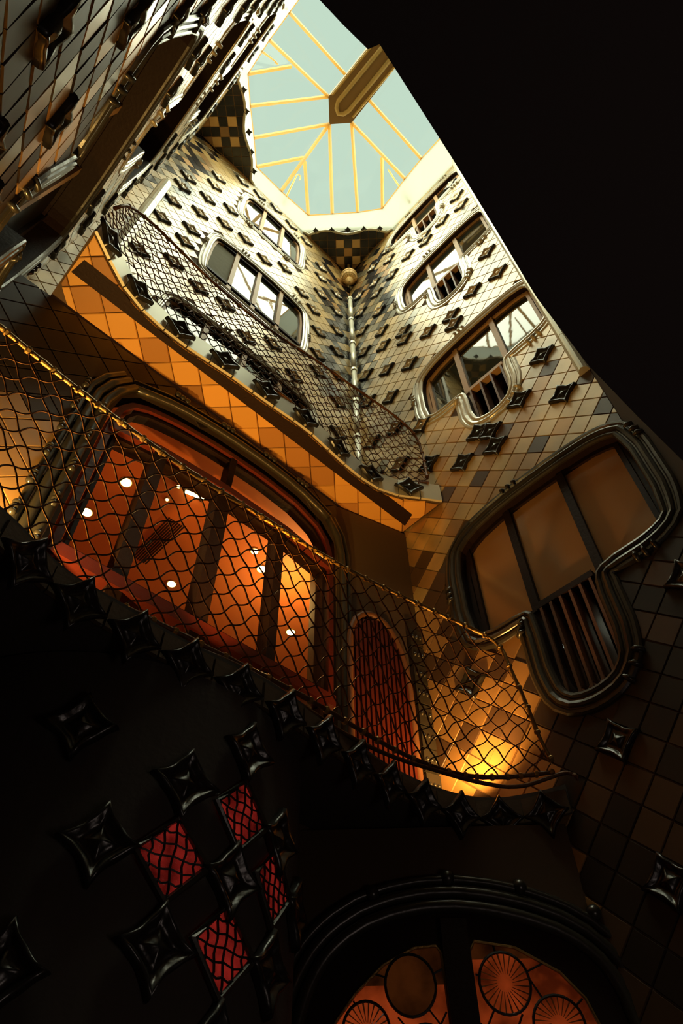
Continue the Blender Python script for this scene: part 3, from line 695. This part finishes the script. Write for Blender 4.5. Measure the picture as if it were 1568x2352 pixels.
# arched door wall
wa = wall('wall_door', FA, rect(0, 1.04, -1.6, 6.6), [], 'narrow dark wall holding the arched red door')
dr = empty('door_1', (0, 0, 0), 'arched door of dark red slats right of the big window', None, None, 'structure')
arch = [(.10, 2.72), (.10, 4.45), (.15, 4.72), (.27, 4.88), (.42, 4.92), (.58, 4.82), (.70, 4.60), (.76, 4.3), (.78, 4.0), (.78, 2.72)]
V, Fc = prism(FA, arch, .0, .03); mk('door_leaf', V, Fc, 'timber_dark', dr)
for k in range(13):
    x = .13 + k * .051; top = 4.88 - 2.4 * (x - .42) ** 2 - (.25 if x > .7 else 0)
    V, Fc = bar(FA, [(x, 2.75), (x, top - .04)], .030, .03, .065); mk('slat', V, Fc, 'timber_slat', dr)
V, Fc = tube([FA(u, v, .05) for u, v in chaikin(arch, 1, False)], .035, 8); mk('door_frame', V, Fc, 'timber_brown', dr, smooth=True)
for k in range(9):
    v = 2.75 + k * .24
    V, Fc = prism(FA, rect(.84, .99, v, v + .22), .012, .075); mk('jamb_block', V, Fc, 'ceramic_dark', dr)
    mb = MB()
    for q in range(3): V, Fc = sph(tuple(FA(.87 + .045 * q, v + .11, .08)), .02, 8, 5); mb.add(V, Fc)
    mb.build('lug', 'ceramic_dark', dr, smooth=True)

# ------------------------------------------------------------------ upper balcony
def curve_pts(P, n): return resample(chaikin(P, 2, closed=False), n, closed=False)
up_edge = [(-.3, 3.02), (-.1, 3.14), (.08, 3.26), (.35, 3.37), (.72, 3.42), (1.13, 3.41), (1.54, 3.36), (2.06, 3.35), (2.66, 3.30), (3.2, 3.37), (3.76, 3.38), (4.1, 3.27), (4.45, 3.0), (4.58, 2.93)]
up_edge = [(x, y * .985) for x, y in up_edge]
ub = empty('balcony', (0, 0, 0), 'upper balcony slab with orange tiled underside and dark relief tiles on its wavy edge', 'balcony')
ue = curve_pts(up_edge, 60)
outline = ue + [(4.58, 3.80), (4.5, 3.82), (-.1, 3.82), (-.24, 3.76), (-.29, 3.6)]
fs = Frame((0, 0, 6.65), (1, 0, 0), (0, 1, 0), (0, 0, -1))
V, Fc = prism(fs, [(x, y) for x, y in ue] + [(4.58, 4.28), (-.12, 4.28), (-.29, 3.9)], -.35, -.012); mk('slab', V, Fc, 'plaster_brown', ub)
# soffit tiles (square, laid diagonally)
def soffit(fr, parent, lo_fn, u0, u1, v1, g, matn, zoff, corner=.16):
    i0 = int(u0 / g) - 2; rest = MB(); k = 0
    for i in range(i0, int(u1 / g) + 3):
        for j in range(int(2.6 / g), int(v1 / g) + 3):
            if (i + j) % 2: continue
            u, v = i * g, j * g; P = [(u + g, v), (u, v + g), (u - g, v), (u, v - g)]
            P = clip(P, 0, 1, v1)
            for a, b, c in ((1, 0, u1), (-1, 0, -u0), (-1, 1, -u0 + v1 - corner), (1, 1, u1 + v1 - corner)):
                if len(P) > 2: P = clip(P, a, b, c)
            if len(P) > 2:
                lo = lo_fn(min(max(u, u0), u1))
                e0, e1_ = lo_fn(max(u0, u - g)), lo_fn(min(u1, u + g)); sl = (e1_ - e0) / (min(u1, u + g) - max(u0, u - g) + 1e-6)
                c = lo - sl * u
                P = clip(P, sl, -1, -(c + .0)) if True else P
            if len(P) < 3 or abs(area(P)) < .001: continue
            V, Fc = tile_geo(fr, P, random.uniform(-.02, .02)); mk('tile', V, Fc, random.choice(matn), parent)
mat('soffit_light', (0.74, 0.37, 0.08), 0.45, var=0.25, bump=0.1)
mat('soffit_mid', (0.44, 0.20, 0.05), 0.45, var=0.25, bump=0.1)
xs_, ys_ = zip(*ue)
soffit(fs, ub, lambda u: float(np.interp(u, xs_, ys_)) + .01, -.28, 4.56, 3.79, .2, ['soffit_light', 'soffit_light', 'soffit_mid'], 0)
V, Fc = prism(fs, [(-.26, 3.28), (4.5, 3.28 + .0), (4.5, 3.44), (-.26, 3.44)], .0, .016)
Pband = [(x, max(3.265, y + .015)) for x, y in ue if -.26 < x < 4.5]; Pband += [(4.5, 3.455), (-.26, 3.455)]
V, Fc = prism(fs, Pband, .0, .018); mk('soffit_shadow', V, Fc, 'timber_dark', ub, label='painted shadow band running along the orange underside')  # shadow stripe on the soffit, made as a thin dark strip
# fascia blocks and relief tiles along the edge
def fascia(edge, z0, z1, parent, n_rel, relscale, blockm, zc, pale=True, out=.03, tiltdown=0.0):
    E = resample(edge, n_rel * 2 + 1, closed=False)
    for i in range(len(E) - 1):
        a, b = Vector(E[i]), Vector(E[i + 1]); t = (b - a).normalized(); nn = Vector((t.y, -t.x))
        if nn.y > 0: nn = -nn
        a2, b2 = a + t * .008, b - t * .008
        V = []
        for z in (z0, z1):
            for q in (a2, b2, b2 + nn * out, a2 + nn * out): V.append((q.x, q.y, z))
        mk('fascia_block', V, [(0, 3, 2, 1), (4, 5, 6, 7), (0, 1, 5, 4), (1, 2, 6, 5), (2, 3, 7, 6), (3, 0, 4, 7)], blockm, parent)
        if i % 2 == 0 or not pale:
            m = (a + b) / 2 + nn * out; M = Matrix.Identity(4)
            N3 = Vector((nn.x, nn.y, -tiltdown)).normalized(); X = Vector((t.x, t.y, 0)); Y = N3.cross(X)
            if Y.z < 0: Y = -Y; 
            for r_, a_ in enumerate((X, Y, X.cross(Y) if X.cross(Y).dot(N3) > 0 else -X.cross(Y))):
                for q in range(3): M[q][r_] = a_[q]
            for q, c_ in enumerate((m.x, m.y, zc)): M[q][3] = c_
            inst('relief_tile', RELIEF, M @ Matrix.Scale(relscale, 4), parent)
fascia(ue, 6.66, 6.98, ub, 9, 1.0, 'white_render', 6.82)
FASC_UP = True

# ------------------------------------------------------------------ lower balcony
lb = empty('balcony', (0, 0, 0), 'lower balcony slab, dark from below, edged with a chain of big dark relief tiles', 'balcony')
lo_edge = [(-.78, 2.52), (-.5, 2.55), (0.0, 2.62), (.33, 2.71), (.52, 2.80), (.74, 2.87), (1.03, 2.87), (1.41, 2.90), (1.77, 2.88), (2.06, 2.85), (2.47, 2.90), (2.93, 2.97), (3.47, 3.05), (4.0, 3.00), (4.34, 2.84), (4.5, 2.56), (4.58, 2.32)]
le = curve_pts(lo_edge, 80)
fl = Frame((0, 0, 2.45), (1, 0, 0), (0, 1, 0), (0, 0, -1))
V, Fc = prism(fl, le + [(4.58, 3.5), (3.62, 3.79), (-.78, 3.79)], -.22, .0); mk('slab', V, Fc, 'plaster_dark', lb)
fascia(le, 2.44, 2.62, lb, 8, .92, 'plaster_brown', 2.47, pale=False, tiltdown=.25)

# ------------------------------------------------------------------ crimped wire nets
def net(name, Bp, Tp, label, wire_mat, rail_mat, cell=.115, r=.0062, amp=.011, xcut=3.95):
    root = empty(name, (0, 0, 0), label, 'railing')
    Bq, Tq = [np.array(resample(chaikin(Q, 2, False), 400, closed=False)) for Q in (Bp, Tp)]
    def split(Q, n1, n2):
        k = int(np.argmax(Q[:, 0] > xcut)); x = np.linspace(Q[0, 0], Q[k, 0], n1); mono = np.maximum.accumulate(Q[:k + 1, 0]) + np.arange(k + 1) * 1e-7
        A_ = np.stack([x, np.interp(x, mono, Q[:k + 1, 1]), np.interp(x, mono, Q[:k + 1, 2])], 1)
        return np.r_[A_, np.array(resample([tuple(q) for q in Q[k:]], n2 + 1, closed=False))[1:]]
    B = split(Bq, 170, 40); T = split(Tq, 170, 40)
    s = np.r_[0, np.cumsum(np.linalg.norm(np.diff(B, axis=0), axis=1))]; Ltot = s[-1]
    def pos(u, v):
        b = np.array([np.interp(u, s, B[:, k]) for k in range(3)]); t = np.array([np.interp(u, s, T[:, k]) for k in range(3)])
        h = np.linalg.norm(t - b); return b + (t - b) * (v / max(h, .02)), h, (t - b) / max(h, .02)
    H = [pos(u, 0)[1] for u in np.linspace(0, Ltot, 120)]
    hmax = max(H); Hs = np.linspace(0, Ltot, 120); pitch = cell * math.sqrt(2)
    ends = []
    for fam in (1, -1):
        c = -hmax
        while c < Ltot + hmax:
            run = []
            steps = int(hmax / .018)
            for q in range(steps + 1):
                v = hmax * q / steps; u = c + v if fam > 0 else c + hmax - v * 1.0
                ok = 0 <= u <= Ltot and v <= np.interp(u, Hs, H)
                if ok:
                    p, h, up = pos(u, v)
                    ph = math.pi * v * math.sqrt(2) / cell
                    b2 = pos(min(u + .02, Ltot), 0)[0] - pos(max(u - .02, 0), 0)[0]; b2 = b2 / (np.linalg.norm(b2) + 1e-9)
                    side = b2 * fam * -.7 + up * .7
                    nrm = np.cross(b2, up)
                    a_ = amp * (1.25 if fam > 0 else .6)
                    p = p + side * (a_ * math.sin(ph)) + nrm * (.005 * math.cos(ph) * fam)
                    run.append(tuple(p))
                if (not ok or q == steps) and run:
                    if len(run) > 3:
                        V, Fc = tube(run, r, 4); mk('wire', V, Fc, wire_mat, root); ends += [run[0], run[-1]]
                    run = []
            c += pitch
    for nm, C, rad in (('top_rail', T, .017), ('bottom_rail', B, .017)):
        Q = [tuple(x) for x in C[::2]]; rr = [rad * (1.0 + .22 * (i % 5 == 0)) for i in range(len(Q))]
        V, Fc = tube(Q, rr, 8); mk(nm, V, Fc, rail_mat if nm == 'top_rail' else wire_mat, root, smooth=True)
    ends.sort()
    for C, cnt in ((T, int(Ltot / .16)), (B, int(Ltot / .16))):
        for i in range(cnt):
            k = int((i + .5) * len(C) / cnt); k = min(k, len(C) - 2); p = Vector(C[k]); t = (Vector(C[k + 1]) - p).normalized()
            V, Fc = tube([p - t * .016, p - t * .008, p + t * .008, p + t * .016], [.019, .028, .028, .019], 7); mk('collar', V, Fc, rail_mat, root)
    return root
Bl = [(-1.2, 2.9, 2.78), (-.5, 2.88, 2.78), (0, 2.9, 2.78), (.32, 2.94, 2.76), (.46, 2.96, 2.75), (.75, 3.01, 2.75), (1.15, 2.98, 2.75), (1.45, 2.96, 2.75), (1.77, 2.95, 2.75), (2.11, 2.93, 2.75), (2.47, 2.92, 2.75), (2.89, 2.94, 2.75),
      (3.36, 2.96, 2.75), (3.79, 2.92, 2.75), (4.09, 2.82, 2.75), (4.33, 2.6, 2.75), (4.53, 2.33, 2.76)]
Tl = [(-1.2, 2.6, 3.95), (-.7, 2.62, 3.95), (-.31, 2.65, 3.95), (0, 2.69, 3.95), (.34, 2.72, 3.95), (.67, 2.74, 3.95), (1.05, 2.76, 3.95), (1.42, 2.75, 3.95), (1.81, 2.73, 3.95), (2.24, 2.72, 3.95), (2.69, 2.69, 3.95), (3.13, 2.62, 3.95),
      (3.57, 2.54, 3.95), (4.05, 2.45, 3.95), (4.2, 2.36, 3.85), (4.22, 2.33, 3.55), (4.32, 2.32, 3.25), (4.41, 2.34, 2.98), (4.52, 2.33, 2.80)]
def match(Tp, Bp):
    return Tp
net('balcony_railing', Bl, Tl, 'crimped wire net of the lower balcony, in front of the glowing red window', 'iron_rust', 'iron_brass')
# second rail bowing below the net, curling out at the right end
r = empty('hand_rail', (0, 0, 0), 'dark double rail bowing under the lower net and curling out at its right end', 'rail')
low = [(x, y - .01, z - .07 - .05 * math.sin(i * 1.3)) for i, (x, y, z) in enumerate(Bl)]; low[-1] = (4.50, 2.36, 2.72)
low += [(4.55, 2.27, 2.74), (4.56, 2.22, 2.70)]
V, Fc = tube(curve_pts(low, 120), .016, 8); mk('rail_bar', V, Fc, 'iron_rust', r, smooth=True)
V, Fc = tube([(4.56, 2.22, 2.70), (4.56, 2.2, 2.67), (4.55, 2.2, 2.64)], [.018, .02, .008], 8); mk('curled_end', V, Fc, 'iron_rust', r, smooth=True)
Bu = [(-.33, 2.96, 7.02), (-.18, 3.08, 7.0), (-.04, 3.2, 7.0), (.30, 3.33, 7.0), (.74, 3.41, 7.0), (1.23, 3.38, 7.0), (1.71, 3.31, 7.0), (2.29, 3.23, 7.0), (2.63, 3.30, 7.0), (3.16, 3.36, 7.0), (3.67, 3.36, 7.0), (4.07, 3.25, 7.0), (4.44, 2.94, 7.0)]
Tu = [(-.30, 3.0, 7.5), (-.26, 3.05, 7.9), (-.17, 3.15, 8.25), (.1, 3.16, 8.3), (.4, 3.19, 8.3), (.95, 3.24, 8.3), (1.81, 3.26, 8.3), (2.61, 3.15, 8.3), (3.2, 3.1, 8.3), (3.98, 3.02, 8.3), (4.40, 2.98, 8.2), (4.5, 2.98, 7.7), (4.46, 2.96, 7.1)]
net('balcony_railing', Bu, Tu, 'rusty crimped wire net of the upper balcony, against the pale tiles', 'iron_rust', 'iron_rust', cell=.10, r=.0058, amp=.011, xcut=4.3)

# ------------------------------------------------------------------ lower corner: door wall and round pier
DU0, DU1 = -1.13, 1.55
Dop = [(-.42, -1.6), (-.42, 1.05), (-.34, 1.38), (-.18, 1.62), (.12, 1.79), (.55, 1.86), (1.0, 1.8), (1.38, 1.66), (1.58, 1.45), (1.64, 1.1), (1.64, -1.6)]
wd_ = wall('wall_corner', FD, rect(-1.4, 1.7, -1.6, 2.4), [], 'dark wall across the corner holding the fanlight door')
d2 = empty('door_2', (0, 0, 0), 'dark double door with amber leaded fanlights at the bottom of the picture', None, None, 'structure')
V, Fc = prism(FD, [(max(-.42, min(1.6, u)), v) for u, v in Dop], .01, .04); mk('door_frame', V, Fc, 'timber_dark', d2)
P = Dop[1:-1]
for k, (off, rad) in enumerate(((0.0, .045), (.09, .04), (.17, .03))):
    Q = []
    for i, p in enumerate(P):
        a = Vector(P[max(0, i - 1)]); b = Vector(P[min(len(P) - 1, i + 1)]); t = (b - a).normalized(); Q.append(FD(p[0] - t.y * off, p[1] + t.x * off, .05))
    V, Fc = tube(resample(chaikin([tuple(q) for q in Q], 1, False), 40, closed=False), rad, 8); mk('surround_moulding', V, Fc, 'ceramic_dark', d2, smooth=True)
for (u, v) in ((.1, 1.93), (.62, 2.02), (1.1, 1.95), (1.55, 1.78), (1.78, 1.45)):
    V, Fc = sph(tuple(FD(u, v, .06)), .05, 10, 6); mk('lug', V, Fc, 'ceramic_dark', d2, smooth=True)
lf = [(-.30, .8), (-.22, 1.08), (-.15, 1.22), (-.03, 1.36), (.15, 1.51), (.35, 1.60), (.49, 1.61), (.52, 1.57), (.53, 1.24), (.53, .8)]
rf = [(.70, .8), (.70, 1.24), (.70, 1.57), (.74, 1.63), (.99, 1.59), (1.24, 1.45), (1.36, 1.31), (1.43, 1.1), (1.50, .8)]
for P, ovs, nm in ((lf, [(.31, 1.40, .155, .165), (.03, 1.17, .14, .15), (.38, 1.06, .13, .14)], 'left'), (rf, [(.89, 1.40, .155, .165), (1.17, 1.19, .15, .14), (.84, 1.04, .12, .14)], 'right')):
    cutv = 1.40 if nm == 'left' else 1.53
    V, Fc = prism(FD, clip(P, 0, 1, cutv), .04, .05); leaf = mk('fanlight', V, Fc, 'amber_glass', d2)
    V, Fc = prism(FD, clip(P, 0, -1, -cutv), .04, .05); mk('shaded_upper_glass', V, Fc, 'shaded_glass', leaf)  # top of the glass darkened for the ceiling shadow behind it
    V, Fc = tube([FD(u, v, .055) for u, v in P + [P[0]]], .010, 6); mk('lead_edge', V, Fc, 'iron_brass', leaf)
    for i, (cx, cy, rx, ry) in enumerate(ovs):
        E = [(cx + rx * math.cos(t), cy + ry * math.sin(t)) for t in [2 * math.pi * q / 28 for q in range(28)]]
        V, Fc = prism(FD, E, .05, .058); mk('oval_pane', V, Fc, 'shaded_glass' if (i == 0 and nm == 'left') else 'amber_glass', leaf)
        if i or nm == 'right':
            for q in range(0, 24):
                a = 2 * math.pi * q / 24; V, Fc = tube([FD(cx + rx * .3 * math.cos(a), cy + ry * .3 * math.sin(a), .057), FD(cx + rx * .97 * math.cos(a + .12), cy + ry * .97 * math.sin(a + .12), .059)], [.002, .006], 4); mk('shell_rib', V, Fc, 'shaded_glass', leaf)
        V, Fc = tube([FD(u, v, .06) for u, v in E], .009, 5, True); mk('lead_came', V, Fc, 'lead', leaf)
        for a in (20, 100, 165, 235, 310):
            a = math.radians(a + 17 * i); p0 = (cx + rx * math.cos(a), cy + ry * math.sin(a)); q0 = (cx + rx * 1.75 * math.cos(a), cy + ry * 1.75 * math.sin(a))
            while not inpoly(q0[0], q0[1], P) and math.hypot(q0[0] - cx, q0[1] - cy) > rx: q0 = (q0[0] * .9 + cx * .1, q0[1] * .9 + cy * .1)
            if any(((q0[0] - c2) / r2) ** 2 + ((q0[1] - c3) / r3) ** 2 < 1 for c2, c3, r2, r3 in ovs): continue
            V, Fc = tube([FD(*p0, .056), FD(*q0, .056)], .007, 4); mk('lead_came', V, Fc, 'lead', leaf)
V, Fc = prism(FD, rect(.53, .70, -1.6, 1.75), .04, .11); mk('meeting_stile', V, Fc, 'timber_dark', d2)
for u0, u1 in ((-.36, .5), (.73, 1.55)):
    V, Fc = prism(FD, rect(u0, u1, -1.5, .7), .04, .07); mk('door_leaf', V, Fc, 'timber_dark', d2)
# round pier with ruby lattice windows
PC = (1.79, 4.06); PR = 1.25
pr = empty('wall_pier', (0, 0, 0), 'dark round pier at lower left with small red lattice windows', None, None, 'structure')
V = []; Fc = []; NP = 72
for z in (-1.6, 2.42):
    for k in range(NP): a = 2 * math.pi * k / NP; V.append((PC[0] + PR * math.cos(a), PC[1] + PR * math.sin(a), z))
Fc = [(k, (k + 1) % NP, NP + (k + 1) % NP, NP + k) for k in range(NP)] + [tuple(range(NP, 2 * NP))]
mk('pier_shaft', V, Fc, 'plaster_dark', pr, smooth=False)
def on_pier(dx, dy, dz):     # nearest hit of a sight line with the pier, used once to lay out the tiles below
    A = dx * dx + dy * dy; Bq = -2 * (dx * PC[0] + dy * PC[1]); Cq = PC[0] ** 2 + PC[1] ** 2 - PR ** 2
    D = Bq * Bq - 4 * A * Cq
    t = (-Bq - math.sqrt(max(D, 0))) / (2 * A); return math.atan2(dy * t - PC[1], dx * t - PC[0]), dz * t
def pier_frame(ang, z):
    N3 = Vector((math.cos(ang), math.sin(ang), 0)); U3 = Vector((-math.sin(ang), math.cos(ang), 0))
    return Frame((PC[0] + N3.x * PR, PC[1] + N3.y * PR, z), U3, (0, 0, 1), N3)
lat = []
for az, te in ((60.1, .431), (55.0, .501), (55.3, .323), (52.0, .402)):
    lat.append(on_pier(math.cos(math.radians(az)), math.sin(math.radians(az)), te))
a0, z0 = lat[0]; da = (lat[1][0] - lat[0][0]); dz = lat[1][1] - lat[0][1]
LATT = []
for ang, z in lat:
    f = pier_frame(ang, z); s_ = .185
    V, Fc = prism(f, [(s_, 0), (0, s_), (-s_, 0), (0, -s_)], .005, .02); pn = mk('lattice_pane', V, Fc, 'red_glass', pr)
    for k in range(-3, 4):
        for fam in (0, 1):
            c = k * .055; h = s_ - abs(c) - .005
            pts = [((c + .006 * math.sin(q * 1.5), -h + 2 * h * q / 8) if fam == 0 else (-h + 2 * h * q / 8, c + .006 * math.sin(q * 1.7 + 1))) for q in range(9)]
            V, Fc = tube([f(u, v, .028) for u, v in pts], .006, 4); mk('lattice_bar', V, Fc, 'lead', pn)
    V, Fc = tube([f(u, v, .02) for u, v in ((s_, 0), (0, s_), (-s_, 0), (0, -s_), (s_, 0))], .02, 6); mk('lattice_frame', V, Fc, 'ceramic_dark', pn)
for ang, z in lat:
    for sa, sz in ((.33 / PR, 0.0), (-.33 / PR, 0.0), (0, .36), (0, -.36)):
        q = (ang + sa, z + sz)
        if any(abs(q[0] - a) * PR < .2 and abs(q[1] - zz) < .2 for a, zz in lat + LATT) or q[1] > 2.2: continue
        LATT.append(q); inst('relief_tile', RELIEF, pier_frame(*q).mtx(0, 0, 0), pr)
for q in ((-2.15, 1.95), (-2.15, .9), (-2.6, 1.6)):
    inst('relief_tile', RELIEF, pier_frame(*q).mtx(0, 0, 0), pr)

# ------------------------------------------------------------------ lift the whole place onto its floor
for o in list(SC.objects):
    if o.parent is None and o.type not in ('CAMERA', 'LIGHT'): o.location.z += LIFT
